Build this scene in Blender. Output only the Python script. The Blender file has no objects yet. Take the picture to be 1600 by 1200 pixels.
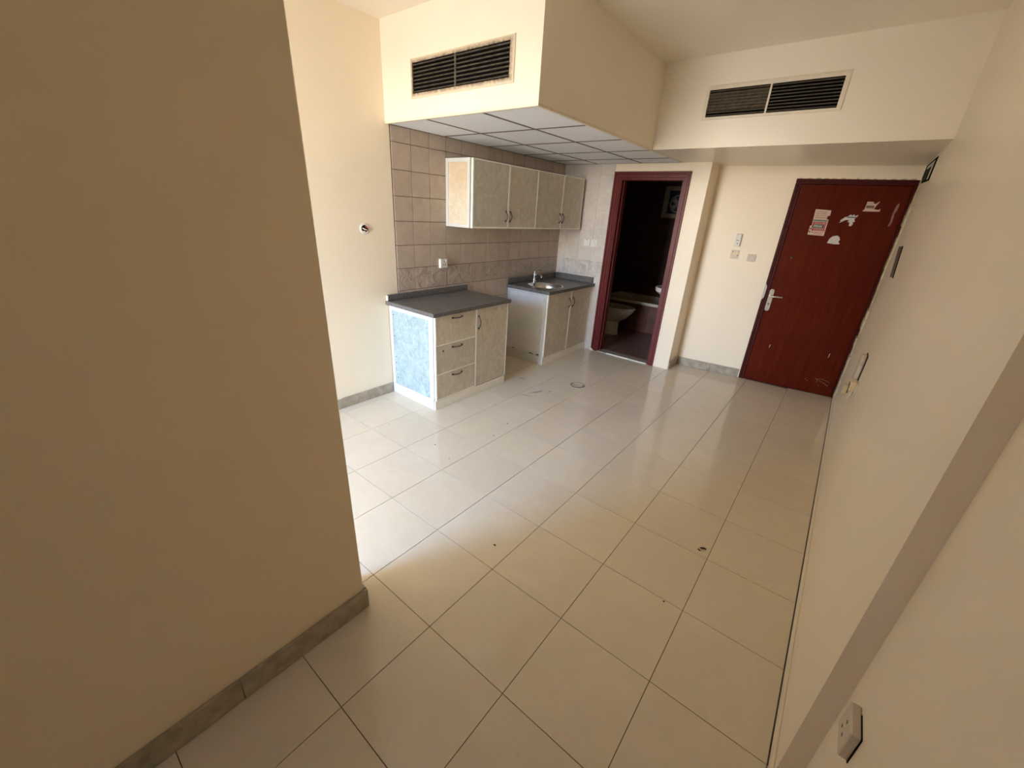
import bpy, bmesh, math, random
from mathutils import Vector, Matrix, Euler
random.seed(7)
scene = bpy.context.scene
COL = scene.collection

# ------------------------------------------------------------------ camera
YAW, PITCH, ROLL, FPX = -0.6516, 0.4064, -0.0612, 638.18
cam_d = bpy.data.cameras.new('camera')
cam = bpy.data.objects.new('camera', cam_d)
COL.objects.link(cam)
cam_d.sensor_fit = 'HORIZONTAL'
cam_d.sensor_width = 36.0
cam_d.lens = 36.0 * FPX / 1600.0
cam_d.shift_y = 4.93 / 1600.0
cam_d.clip_start = 0.02
_f = Vector((math.sin(YAW) * math.cos(PITCH), math.cos(YAW) * math.cos(PITCH), -math.sin(PITCH)))
_r = Vector((math.cos(YAW), -math.sin(YAW), 0))
_d = _f.cross(_r)
_r2 = math.cos(ROLL) * _r + math.sin(ROLL) * _d
_d2 = -math.sin(ROLL) * _r + math.cos(ROLL) * _d
cam.matrix_world = Matrix(((_r2.x, -_d2.x, -_f.x, .9376), (_r2.y, -_d2.y, -_f.y, -.7604),
                           (_r2.z, -_d2.z, -_f.z, 1.6219), (0, 0, 0, 1)))
scene.camera = cam

# ------------------------------------------------------------------ sky, light, exposure
STRENGTH = 34.0
# hazy desert sky: warm sunlit ground below, bright haze at the horizon, bluer towards the zenith
SKY_STOPS = [(0.0, (.18, .16, .13)), (.44, (.28, .26, .23)), (.488, (.50, .47, .42)), (.512, (1.72, 1.60, 1.40)), (.545, (1.55, 1.54, 1.48)),
             (.578, (.50, .80, 1.26)), (.68, (.31, .60, 1.14)), (1.0, (.20, .42, .90))]
world = bpy.data.worlds.new('sky')
scene.world = world
world.use_nodes = True
wn, wl = world.node_tree.nodes, world.node_tree.links
wn.clear()
w_out = wn.new('ShaderNodeOutputWorld'); w_bg = wn.new('ShaderNodeBackground')
w_tc = wn.new('ShaderNodeTexCoord'); w_sep = wn.new('ShaderNodeSeparateXYZ')
w_mr = wn.new('ShaderNodeMapRange'); w_ramp = wn.new('ShaderNodeValToRGB')
w_mr.inputs['From Min'].default_value = -1; w_mr.inputs['From Max'].default_value = 1
wl.new(w_tc.outputs['Generated'], w_sep.inputs[0]); wl.new(w_sep.outputs['Z'], w_mr.inputs['Value'])
_e = w_ramp.color_ramp.elements
while len(_e) < len(SKY_STOPS): _e.new(.5)
for _el, (_p, _c) in zip(_e, SKY_STOPS):
    _el.position = _p; _el.color = (*[v / 2 for v in _c], 1)
wl.new(w_mr.outputs['Result'], w_ramp.inputs[0])
wl.new(w_ramp.outputs[0], w_bg.inputs['Color']); w_bg.inputs['Strength'].default_value = STRENGTH * 2
wl.new(w_bg.outputs[0], w_out.inputs[0])
# balcony opening that lets the daylight in (hidden from the camera by the partition wall)
WX0, WX1, WZ0, WZ1, WY = -2.02, -.80, .12, 2.60, -2.60
pl = bpy.data.lights.new('window_portal', 'AREA'); pl.shape = 'RECTANGLE'
pl.size, pl.size_y = WX1 - WX0, WZ1 - WZ0
pl.cycles.is_portal = True
po = bpy.data.objects.new('window_portal', pl); COL.objects.link(po)
po.location = ((WX0 + WX1) / 2, WY - .06, (WZ0 + WZ1) / 2); po.rotation_euler = (math.pi / 2, 0, 0)
scene.view_settings.view_transform = 'Standard'
scene.view_settings.look = 'None'
scene.view_settings.gamma = 1.0
scene.view_settings.exposure = 0.0
scene.view_settings.use_curve_mapping = False
scene.cycles.max_bounces = 14
scene.cycles.diffuse_bounces = 9
scene.cycles.glossy_bounces = 5
scene.cycles.caustics_reflective = False
scene.cycles.use_denoising = True


# ------------------------------------------------------------------ helpers: materials
def lin(*c):
    return tuple((x / 255 / 12.92) if x / 255 <= .04045 else ((x / 255 + .055) / 1.055) ** 2.4 for x in c)


class NT:
    def __init__(s, name):
        s.m = bpy.data.materials.new(name); s.m.use_nodes = True
        s.n, s.l = s.m.node_tree.nodes, s.m.node_tree.links
        s.b = s.n['Principled BSDF']
        s.tc = s.n.new('ShaderNodeTexCoord').outputs['Object']

    def rnd_offset(s, k=37.0):
        oi = s.n.new('ShaderNodeObjectInfo')
        mu = s.n.new('ShaderNodeVectorMath'); mu.operation = 'SCALE'
        mu.inputs[0].default_value = (k, k * 1.7, k * .6); s.l.new(oi.outputs['Random'], mu.inputs['Scale'])
        ad = s.n.new('ShaderNodeVectorMath'); ad.operation = 'ADD'
        s.l.new(s.tc, ad.inputs[0]); s.l.new(mu.outputs[0], ad.inputs[1])
        s.tc = ad.outputs[0]
        return oi.outputs['Random']

    def stretch(s, x, y, z):
        mp = s.n.new('ShaderNodeMapping'); mp.inputs['Scale'].default_value = (x, y, z)
        s.l.new(s.tc, mp.inputs['Vector']); return mp.outputs[0]

    def noise(s, scale, detail=3, rough=.55, dist=0, vec=None):
        n = s.n.new('ShaderNodeTexNoise'); n.inputs['Scale'].default_value = scale
        n.inputs['Detail'].default_value = detail; n.inputs['Roughness'].default_value = rough
        n.inputs['Distortion'].default_value = dist
        s.l.new(vec or s.tc, n.inputs['Vector']); return n.outputs['Fac']

    def ramp(s, fac, stops):
        r = s.n.new('ShaderNodeValToRGB'); e = r.color_ramp.elements
        while len(e) < len(stops): e.new(.5)
        for el, (p, c) in zip(e, stops):
            el.position = p; el.color = (*c, 1) if len(c) == 3 else c
        s.l.new(fac, r.inputs[0]); return r.outputs[0]

    def mr(s, fac, a, b, c, d):
        r = s.n.new('ShaderNodeMapRange')
        for k, v in zip(('From Min', 'From Max', 'To Min', 'To Max'), (a, b, c, d)): r.inputs[k].default_value = v
        s.l.new(fac, r.inputs['Value']); return r.outputs[0]

    def mix(s, fac, a, b, mode='MIX'):
        m = s.n.new('ShaderNodeMix'); m.data_type = 'RGBA'; m.blend_type = mode
        for k, v in (('Factor', fac), ('A', a), ('B', b)):
            if isinstance(v, (int, float)): m.inputs[k].default_value = v
            elif isinstance(v, tuple): m.inputs[k].default_value = (*v, 1)
            else: s.l.new(v, m.inputs[k])
        return m.outputs['Result']

    def math(s, op, a, b=None):
        m = s.n.new('ShaderNodeMath'); m.operation = op
        for i, v in enumerate((a, b)):
            if v is None: continue
            if isinstance(v, (int, float)): m.inputs[i].default_value = v
            else: s.l.new(v, m.inputs[i])
        return m.outputs[0]

    def attr(s, name):
        a = s.n.new('ShaderNodeAttribute'); a.attribute_name = name; return a.outputs['Fac']

    def bump(s, h, strength=.2, dist=.01):
        b = s.n.new('ShaderNodeBump'); b.inputs['Strength'].default_value = strength
        b.inputs['Distance'].default_value = dist
        s.l.new(h, b.inputs['Height']); s.l.new(b.outputs[0], s.b.inputs['Normal'])

    def set(s, col=None, rough=None, metal=0, spec=None, coat=None):
        for k, v in (('Base Color', col), ('Roughness', rough), ('Metallic', metal),
                     ('Specular IOR Level', spec), ('Coat Weight', coat)):
            if v is None: continue
            if isinstance(v, tuple): s.b.inputs[k].default_value = (*v, 1)
            elif isinstance(v, (int, float)): s.b.inputs[k].default_value = v
            else: s.l.new(v, s.b.inputs[k])
        return s.m


def plain(name, col, rough=.5, metal=0, var=.06, scale=20, spec=None):
    t = NT(name); n = t.noise(scale, 4)
    c = t.ramp(n, [(.3, tuple(x * (1 - var) for x in col)), (.7, tuple(min(1, x * (1 + var)) for x in col))])
    return t.set(c, rough, metal, spec)


def make_paint(name, col, dirty=0.0):
    t = NT(name)
    n = t.noise(1.6, 4); c = t.ramp(n, [(.3, tuple(x * .96 for x in col)), (.7, col)])
    if dirty:
        d = t.mr(t.noise(3.5, 6, .7), .58, .74, 0, dirty)
        c = t.mix(d, c, tuple(x * y for x, y in zip(col, (.72, .66, .58))))
    t.bump(t.noise(160, 3), .05, .004)
    return t.set(c, .36, spec=.5)


PAINT = (.865, .76, .605)
M = {}
M['paint'] = make_paint('cream_wall_paint', PAINT, .07)
M['paint_smooth'] = make_paint('cream_ceiling_paint', (.86, .785, .665))

t = NT('polished_beige_floor_tile'); r = t.rnd_offset()
n1 = t.noise(5, 5, .6, 1.2); n2 = t.noise(45, 4, .7)
c = t.ramp(n1, [(.3, (.72, .63, .485)), (.55, (.745, .655, .51)), (.75, (.77, .68, .535))])
c = t.mix(.05, c, t.ramp(n2, [(.35, (.34, .29, .23)), (.6, (.62, .58, .5))]))
c = t.mix(t.mr(r, 0, 1, 0, .14), c, (.50, .42, .33))
dirt = t.mr(t.noise(9, 6, .75), .62, .80, 0, .18)
c = t.mix(dirt, c, (.30, .245, .18))
M['floor_tile'] = t.set(c, t.mr(t.noise(14, 5, .7), .3, .75, .06, .17), spec=.5)
M['floor_grout'] = plain('dark_floor_grout', (.10, .075, .05), .8, 0, .2)

def wall_tile_mat(name, a, b, deco=False):
    t = NT(name); r = t.rnd_offset()
    n = t.noise(9, 5, .6, .8)
    c = t.ramp(n, [(.28, a), (.72, b)])
    c = t.mix(t.mr(r, 0, 1, 0, .22), c, tuple(x * .85 for x in a))
    if deco:
        w = t.noise(9, 2, .5, 1.6)
        c = t.mix(t.mr(w, .42, .66, 0, .55), c, tuple(x * .66 for x in a))
        t.bump(w, .55, .02)
    else:
        t.bump(n, .12, .01)
    return t.set(c, .32, spec=.45)
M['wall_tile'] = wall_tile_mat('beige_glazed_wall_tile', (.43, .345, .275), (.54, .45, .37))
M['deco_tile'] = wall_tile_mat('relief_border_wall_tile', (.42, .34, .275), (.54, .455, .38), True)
M['wall_tile_lit'] = wall_tile_mat('lit_glazed_wall_tile', (.55, .50, .455), (.68, .63, .59))  # same tile, lightened to carry the light on the window-facing wall
M['deco_tile_lit'] = wall_tile_mat('lit_relief_border_wall_tile', (.54, .49, .45), (.67, .63, .60), True)  # lit copy of the relief tile, brightness put into the colour
M['wall_grout'] = plain('brown_wall_grout', (.12, .08, .055), .8, 0, .25)
M['ceiling_panel'] = plain('white_mineral_ceiling_panel', (.87, .89, .94), .8, 0, .05, 60)
M['ceiling_grid'] = plain('dusty_brown_grid_bar', (.16, .12, .09), .6)

def laminate(name, a, b, scale=22):
    t = NT(name); t.rnd_offset()
    n = t.noise(scale, 5, .6, 1.6, t.stretch(1, 1, .75))
    m = t.noise(scale * 4, 3, .6, .6)
    c = t.ramp(n, [(.32, a), (.5, tuple((x + y) / 2 for x, y in zip(a, b))), (.68, b)])
    c = t.mix(t.mr(m, .55, .75, 0, .35), c, tuple(x * .72 for x in a))
    return t.set(c, .33, spec=.45)
M['laminate'] = laminate('mottled_greige_laminate', (.50, .452, .362), (.66, .61, .505), 15)
M['laminate_grey'] = laminate('mottled_grey_laminate', (.46, .43, .355), (.60, .57, .48), 15)
M['laminate_side'] = laminate('mottled_daylit_side_laminate', (.24, .32, .335), (.40, .49, .50), 17)  # cabinet laminate with the blue window light put into its colour
t = NT('yellowed_side_laminate')
n = t.noise(30, 5, .6, 1.2)
c = t.ramp(n, [(.3, (.60, .51, .37)), (.7, (.74, .66, .52))])
sx = t.n.new('ShaderNodeSeparateXYZ'); t.l.new(t.tc, sx.inputs[0])
c = t.mix(t.mr(t.math('ADD', sx.outputs['Z'], t.mr(t.noise(8, 4), .3, .7, -.12, .12)), .2, .5, 0, .55), c, (.58, .40, .22))
M['laminate_yellow'] = t.set(c, .35)
M['trim_white'] = plain('off_white_cabinet_edging', (.86, .84, .76), .35, 0, .05, 8)
M['trim_bright'] = plain('white_aluminium_edging', (.62, .62, .60), .3, 0, .05, 8)
M['panel_smooth'] = plain('smooth_white_metal_sheet', (.80, .80, .80), .28, .1, .04, 5)
t = NT('speckled_dark_granite'); n = t.noise(75, 5, .75); d = t.noise(7, 5, .65, .6)
c = t.ramp(n, [(.36, (.045, .043, .041)), (.5, (.10, .095, .09)), (.62, (.17, .16, .15)), (.75, (.32, .31, .30))])
c = t.mix(t.mr(d, .38, .68, .10, .35), c, (.19, .175, .165))
M['granite'] = t.set(c, t.mr(d, .35, .7, .28, .42), spec=.5)
M['steel'] = plain('brushed_stainless_steel', (.62, .63, .64), .25, 1, .06, 30)
M['chrome'] = plain('polished_chrome', (.78, .79, .80), .12, 1, .02)
M['handle_dark'] = plain('tarnished_bronze_metal', (.10, .085, .07), .35, .7, .2)
M['handle_silver'] = plain('worn_satin_nickel', (.55, .50, .42), .32, .9, .12, 60)
t = NT('mahogany_red_door'); g = t.noise(6, 6, .6, .6, t.stretch(6, 6, .5)); h = t.noise(2.0, 3)
c = t.ramp(g, [(.3, (.076, .0065, .0022)), (.55, (.100, .0115, .0034)), (.8, (.128, .018, .005))])
c = t.mix(t.mr(h, .4, .7, 0, .4), c, (.070, .0050, .0020))
M['door_red'] = t.set(c, .36, spec=.09)
t = NT('maroon_gloss_timber'); g = t.noise(5, 5, .6, .4, t.stretch(8, 8, .6))
c = t.ramp(g, [(.3, (.085, .010, .010)), (.7, (.155, .024, .022))])
M['maroon'] = t.set(c, .34, spec=.25)
M['maroon_dark'] = plain('dark_maroon_timber', (.060, .008, .006), .45, 0, .2, 20, .15)
M['skirting'] = plain('grey_beige_stone_skirting', (.36, .31, .24), .35, 0, .25, 18)
M['plastic'] = plain('aged_white_plastic', (.72, .70, .66), .4, 0, .04)
M['plastic_cream'] = plain('yellowed_cream_plastic', (.70, .60, .40), .4, 0, .05)
M['plastic_beige'] = plain('beige_painted_plastic', (.60, .52, .42), .45, 0, .05)
M['plastic_grey'] = plain('mid_grey_plastic', (.32, .29, .27), .4, 0, .08)
M['cover_brown'] = plain('brown_grey_cover_sheet', (.12, .092, .08), .5, 0, .15)
M['black'] = plain('matt_black_void', (.004, .0035, .003), .9, 0, .06, 20, .02)
M['soot_shade'] = plain('soot_and_shade_black', (.012, .010, .008), .7, 0, .3, 40, .1)  # soot on the vent wires, also painted shade behind wall fittings
t = NT('vent_aluminium_flange'); d = t.attr('dirt'); n = t.noise(55, 5, .75)
c = t.mix(t.math('MULTIPLY', d, t.mr(n, .30, .60, .25, 1.0)), (.70, .60, .46), (.11, .055, .025))
M['flange_dirty'] = t.set(c, .5)
M['flange'] = plain('painted_cream_flange', (.76, .68, .55), .5, 0, .05)
M['slat_dirty'] = plain('greasy_brown_slat', (.105, .085, .065), .5, .2, .5, 25)
M['slat'] = plain('dusty_aluminium_slat', (.15, .12, .085), .4, .4, .3, 25)
M['filter_dust'] = plain('brown_dusty_filter', (.055, .038, .022), .9, 0, .35, 40)
M['ceramic'] = plain('white_glazed_ceramic', (.74, .73, .70), .15, 0, .02)
M['ceramic_dirty'] = plain('dull_beige_ceramic', (.56, .49, .38), .3, 0, .10, 8)
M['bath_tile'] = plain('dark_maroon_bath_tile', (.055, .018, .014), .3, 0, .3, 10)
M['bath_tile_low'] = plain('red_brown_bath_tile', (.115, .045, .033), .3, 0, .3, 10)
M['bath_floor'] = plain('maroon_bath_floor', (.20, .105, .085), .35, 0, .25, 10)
M['fan_frame'] = plain('dark_beige_fan_frame', (.30, .25, .18), .5, 0, .1)  # one plain darker beige for the fan frame
M['teal_dark'] = plain('dark_teal_fan_panel', (.02, .035, .04), .3)
M['paper'] = plain('torn_white_paper', (.56, .53, .50), .7, 0, .1, 60)
M['paper_pink'] = plain('pinkish_sticker_paper', (.58, .42, .34), .6, 0, .08, 60)
M['ink_red'] = plain('red_sticker_ink', (.36, .03, .03), .5)
M['ink_black'] = plain('black_sticker_ink', (.03, .03, .035), .5)
M['ink_green'] = plain('grey_green_sticker_ink', (.13, .18, .11), .5)
M['ink_white'] = plain('pale_sticker_ink', (.55, .56, .54), .5)
M['ink_brown'] = plain('brown_sticker_ink', (.25, .15, .08), .5)
M['residue'] = plain('grey_tape_residue', (.27, .15, .13), .6, 0, .3, 60)
M['leaf'] = plain('dry_brown_leaf', (.050, .030, .008), .7, 0, .4, 90)
M['crumb'] = plain('dark_brown_crumb', (.05, .035, .02), .8, 0, .3)
M['smudge'] = plain('dark_floor_smudge', (.36, .31, .25), .6, 0, .2, 60)
M['filler'] = plain('rough_cream_filler', (.56, .48, .31), .8, 0, .25, 22)
M['plaster'] = plain('chipped_white_plaster', (.74, .70, .62), .8, 0, .15, 40)
M['grey_green'] = plain('galvanised_grey_sheet', (.55, .55, .48), .45, .3, .15, 30)
M['drain'] = plain('cream_drain_cover', (.62, .55, .42), .4, 0, .06)


# ------------------------------------------------------------------ helpers: geometry
class MB:
    def __init__(s, xf=None): s.v, s.f, s.xf, s.a, s.c = [], [], xf, [], []
    def add(s, pts, faces, dirt=None):
        k = len(s.v); s.c.append((k, len(s.f)))
        s.v += [tuple(s.xf(*p)) if s.xf else tuple(p) for p in pts]
        s.a += dirt if dirt else [0.0] * len(pts)
        s.f += [tuple(k + i for i in f) for f in faces]
        return s
    def each(s, name, mat, parent, **kw):
        # one object per piece that was added
        out = []
        for i, (v0, f0) in enumerate(s.c):
            v1, f1 = s.c[i + 1] if i + 1 < len(s.c) else (len(s.v), len(s.f))
            b = MB(); b.v = s.v[v0:v1]; b.a = s.a[v0:v1]; b.f = [tuple(k - v0 for k in f) for f in s.f[f0:f1]]
            out.append(b.build(name, mat, parent, **kw))
        return out
    def box(s, x0, x1, y0, y1, z0, z1):
        return s.add([(x, y, z) for z in (z0, z1) for x, y in ((x0, y0), (x1, y0), (x1, y1), (x0, y1))],
                     [(3, 2, 1, 0), (4, 5, 6, 7), (0, 1, 5, 4), (1, 2, 6, 5), (2, 3, 7, 6), (3, 0, 4, 7)])
    def prism(s, poly, axis, a, b):
        n = len(poly)
        def P(p, h): q = list(p); q.insert(axis, h); return tuple(q)
        return s.add([P(p, a) for p in poly] + [P(p, b) for p in poly],
                     [tuple(range(n - 1, -1, -1)), tuple(range(n, 2 * n))] +
                     [(i, (i + 1) % n, n + (i + 1) % n, n + i) for i in range(n)])
    def tube(s, path, r, n=8, caps=True):
        path = [Vector(p) for p in path]; rings = []
        rr = r if isinstance(r, (list, tuple)) else [r] * len(path)
        up = Vector((.31, .17, .93)).normalized()
        for i, p in enumerate(path):
            d = (path[min(i + 1, len(path) - 1)] - path[max(i - 1, 0)]).normalized()
            u = d.cross(up)
            if u.length < 1e-3: u = d.cross(Vector((1, 0, 0)))
            u.normalize(); w = d.cross(u)
            rings.append([tuple(p + rr[i] * (math.cos(2 * math.pi * k / n) * u + math.sin(2 * math.pi * k / n) * w)) for k in range(n)])
        pts = [q for ring in rings for q in ring]
        fs = [(i * n + k, i * n + (k + 1) % n, (i + 1) * n + (k + 1) % n, (i + 1) * n + k) for i in range(len(path) - 1) for k in range(n)]
        if caps: fs += [tuple(range(n - 1, -1, -1)), tuple(range(len(pts) - n, len(pts)))]
        return s.add(pts, fs)
    def lathe(s, c, prof, axis=2, n=24, sx=1, sy=1, a0=0, a1=2 * math.pi):
        pts = []; full = abs(a1 - a0 - 2 * math.pi) < 1e-6; m = n if full else n + 1
        for r, h in prof:
            for k in range(m):
                a = a0 + (a1 - a0) * k / n
                q = [r * math.cos(a) * sx, r * math.sin(a) * sy]; q.insert(axis, h)
                pts.append(tuple(q[i] + c[i] for i in range(3)))
        fs = [(i * m + k, i * m + (k + 1) % m, (i + 1) * m + (k + 1) % m, (i + 1) * m + k)
              for i in range(len(prof) - 1) for k in range(n)]
        return s.add(pts, fs)
    def build(s, name, mat, parent=None, origin=None, smooth=False, bevel=0, dirt=False):
        o_parent = parent
        org = Vector((0, 0, 0))
        p = parent
        while p is not None: org = org + Vector(p.location); p = p.parent
        if origin is not None: org = Vector(origin)
        me = bpy.data.meshes.new(name)
        me.from_pydata([tuple(Vector(v) - org) for v in s.v], [], s.f)
        bm = bmesh.new(); bm.from_mesh(me)
        bmesh.ops.recalc_face_normals(bm, faces=bm.faces)
        if bevel: bmesh.ops.bevel(bm, geom=list(bm.edges), offset=bevel, segments=1, affect='EDGES', clamp_overlap=True)
        bm.to_mesh(me); bm.free()
        if dirt:
            at = me.attributes.new('dirt', 'FLOAT', 'POINT')
            for i, x in enumerate(s.a): at.data[i].value = x
        if smooth:
            me.polygons.foreach_set('use_smooth', [True] * len(me.polygons))
            try: me.set_sharp_from_angle(angle=math.radians(40))
            except Exception: pass
        me.materials.append(mat)
        o = bpy.data.objects.new(name, me); COL.objects.link(o)
        if parent is not None: o.parent = parent
        if origin is not None: o.location = org
        return o


def tag(o, label=None, cat=None, group=None, kind=None):
    if label: o['label'] = label
    if cat: o['category'] = cat
    if group: o['group'] = group
    if kind: o['kind'] = kind
    return o


def thing(name, loc, label, cat, group=None):
    o = bpy.data.objects.new(name, None); COL.objects.link(o)
    o.location = loc; o.empty_display_size = .05
    return tag(o, label, cat, group)


def struct(name, loc=(0, 0, 0), label=None):
    o = bpy.data.objects.new(name, None); COL.objects.link(o); o.location = loc
    o['kind'] = 'structure'
    if label: o['label'] = label
    return o


def arc_handle(mb, p0, p1, out, r=.0045, n=10):
    """bow handle from p0 to p1 bulging along out"""
    p0, p1, out = Vector(p0), Vector(p1), Vector(out)
    path = [p0 + (p1 - p0) * (i / n) + out * (math.sin(math.pi * i / n) ** .6) for i in range(n + 1)]
    mb.tube(path, [r * 1.5] + [r] * (n - 1) + [r * 1.5], 8)
    for p in (p0, p1):
        mb.tube([p, p + out * .25], r * 2.0, 8)
    return mb


# ------------------------------------------------------------------ main dimensions (metres)
XL, XR, XN = -2.077, 1.211, 1.265          # tiled/white wall, right wall, recessed near part of the right wall
YB, YK, YV = 3.986, 1.428, 3.128           # bathroom wall, kitchen bulkhead face, entry bulkhead face
ZS, ZC = 2.172, 2.785                      # soffit, ceiling
XS, XP = -.669, -.390                      # bulkhead side, corner of the bathroom wall
YSTEP = .35
PX0, PX1, PY = -.46, -.283, -.118          # foreground partition
DA, DB = Vector((-.387, 4.29, 0)), Vector((1.211, 4.487, 0))
DT = (DB - DA).normalized(); DN = Vector((DT.y, -DT.x, 0))
DL = (DB - DA).length
def DW(s, d, z):                            # door wall coordinates: along, out into the room, up
    p = DA + DT * s + DN * d
    return (p.x, p.y, z)
def ydoor(x): return 4.29 + (x + .387) * (4.487 - 4.29) / (1.211 + .387)

# ------------------------------------------------------------------ floor
floor = MB().box(-2.3, -.40, -3.2, YB + .02, -.12, -.0035).box(-.40, 1.5, -3.2, 4.75, -.12, -.0035).build('floor', M['floor_grout'], origin=(0, 0, -.0035))
tag(floor, 'floor of polished beige square tiles with thin dark joints', kind='structure')
G = .0013
shared = None
for i in range(-6, 4):
    for j in range(-8, 12):
        x0, x1, y0, y1 = .4 * i + G, .4 * i + .4 - G, .4 * j + G, .4 * j + .4 - G
        if x1 < PX0 and y1 < WY: continue
        xr = XN if y0 < YSTEP else XR
        x0c, x1c = max(x0, XL), min(x1, xr)
        if x1c - x0c < .01: continue
        if i < -1:
            if y0 > YB: continue
            ya = yb = min(y1, YB)
        else:
            ya, yb = min(y1, ydoor(x0c)), min(y1, ydoor(x1c))
            if min(ya, yb) - y0 < .01: continue
        whole = x0c == x0 and x1c == x1 and ya == y1 and yb == y1
        if whole and shared:
            o = bpy.data.objects.new('floor_tile', shared); COL.objects.link(o); o.parent = floor
            o.location = (x0, y0, .0035)
        else:
            b = MB(); zt, zb, e = 0.0, -.008, .0006
            b.add([(x0c, y0, zb), (x1c, y0, zb), (x1c, yb, zb), (x0c, ya, zb),
                   (x0c, y0, zt - e), (x1c, y0, zt - e), (x1c, yb, zt - e), (x0c, ya, zt - e),
                   (x0c + e, y0 + e, zt), (x1c - e, y0 + e, zt), (x1c - e, yb - e, zt), (x0c + e, ya - e, zt)],
                  [(3, 2, 1, 0), (0, 1, 5, 4), (1, 2, 6, 5), (2, 3, 7, 6), (3, 0, 4, 7),
                   (4, 5, 9, 8), (5, 6, 10, 9), (6, 7, 11, 10), (7, 4, 8, 11), (8, 9, 10, 11)])
            b.v = [(v[0] - x0c, v[1] - y0, v[2]) for v in b.v]
            o = MB(); o.v, o.f, o.a = b.v, b.f, b.a
            o = o.build('floor_tile', M['floor_tile'], origin=(0, 0, 0))
            o.parent = floor; o.location = (x0c, y0, .0035)
            if whole: shared = o.data

# ------------------------------------------------------------------ walls
wall_left = MB().box(XL - .15, XL, WY - .15, 4.10, 0, ZC).build('wall_left', M['paint'], origin=(XL - .07, 1.5, 0))
tag(wall_left, 'left wall, white painted near the window and tiled behind the kitchen units', kind='structure')
# bathroom wall with the door opening, its right part is the corner pier
BX0, BX1, BZ = -1.335, -.620, 2.03
wb = MB()
wb.box(XL, BX0, YB, YB + .12, 0, ZC)
wb.box(BX1, XP, YB, YB + .42, 0, ZC)
wb.box(BX0, BX1, YB, YB + .12, BZ, ZC)
wall_back = wb.build('wall_back', M['paint'], origin=(-1.2, YB + .06, 0))
tag(wall_back, 'back wall around the bathroom doorway, tiled on its left side', kind='structure')
wd = MB(DW)
DS0, DS1, DZT = .700, 1.612, 2.062          # entry door opening
wd.box(-.02, DS0, -.2, 0, 0, ZC)
wd.box(DS0, DL + .1, -.2, 0, DZT, ZC)
wd.box(DS1, DL + .1, -.2, 0, 0, DZT)
wd.box(DS0 - .01, DS1 + .01, -.2, -.101, 0, DZT)  # unseen slab added behind the door to stop sky light leaking in
wall_door = wd.build('wall_door', M['paint'], origin=DW(.8, -.1, 0))
tag(wall_door, 'cream end wall that holds the red entry door', kind='structure')
wr = MB()
wr.prism([(XR, YSTEP), (XR, 4.8), (XR + .25, 4.8), (XR + .25, -3.1), (XN, -3.1), (XN, YSTEP)], 2, 0, ZC)
wall_right = wr.build('wall_right', M['paint'], origin=(XR + .15, .8, 0))
tag(wall_right, 'long cream right wall that steps back near the camera', kind='structure')
wp = MB()
L_ = .026                                    # the old wall leans a little
wp.add([(PX0, -3.1, 0), (PX1, -3.1, 0), (PX1, PY, 0), (PX0, PY, 0),
        (PX0, -3.1, ZC), (PX1 - L_ * 2.0, -3.1, ZC), (PX1 - L_ * 2.0, PY, ZC), (PX0, PY, ZC)],
       [(3, 2, 1, 0), (4, 5, 6, 7), (0, 1, 5, 4), (1, 2, 6, 5), (2, 3, 7, 6), (3, 0, 4, 7)])
wall_part = wp.build('wall_partition', M['paint'], origin=(-.36, -1.6, 0), bevel=.004)
tag(wall_part, 'tan partition wall filling the left foreground', kind='structure')
ww = MB()
ww.box(XL, WX0, WY - .12, WY, 0, ZC).box(WX1, PX0, WY - .12, WY, 0, ZC)
ww.box(WX0, WX1, WY - .12, WY, 0, WZ0).box(WX0, WX1, WY - .12, WY, WZ1, ZC)
wall_win = ww.build('wall_window', M['paint'], origin=(-1.2, WY - .06, 0))
tag(wall_win, 'alcove wall with the balcony opening, behind the partition', kind='structure')
wall_rear = MB().box(PX1, XN, -3.25, -3.1, 0, ZC).build('wall_rear', M['paint'], origin=(.5, -3.17, 0))
tag(wall_rear, 'wall closing the corridor behind the camera', kind='structure')
wf = MB()
for a, b, c, d in ((WX0, WX0 + .05, WZ0, WZ1), (WX1 - .05, WX1, WZ0, WZ1), (WX0 + .05, WX1 - .05, WZ1 - .05, WZ1), (WX0 + .05, WX1 - .05, WZ0, WZ0 + .04)):
    wf.box(a, b, WY - .09, WY - .03, c, d)
tag(wf.build('window_1', M['trim_white'], origin=((WX0 + WX1) / 2, WY - .06, WZ0)), 'white frame of the open balcony window', kind='structure')
ceiling = MB().box(-2.3, 1.5, WY - .12, 4.8, ZC, ZC + .12).box(PX0, 1.5, -3.25, WY - .12, ZC, ZC + .12).build('ceiling', M['paint_smooth'], origin=(0, 1, ZC))
tag(ceiling, 'pale cream ceiling', kind='structure')
bulk_k = MB().box(XL, XS, YK, YB, ZS + .012, ZC).build('trim_1', M['paint_smooth'], origin=(-1.37, 2.7, ZS))
tag(bulk_k, 'boxed kitchen bulkhead with a panelled underside and a dirty vent', kind='structure')
bk = MB()
bk.prism([(XS, YV), (XR, YV), (XR, 4.70), (XP - .05, 4.48), (XP - .05, YB), (XS, YB)], 2, ZS, ZC)
bulk_e = bk.build('trim_2', M['paint_smooth'], origin=(.3, 3.7, ZS))
tag(bulk_e, 'boxed bulkhead over the entry door with a flat soffit', kind='structure')
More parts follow.
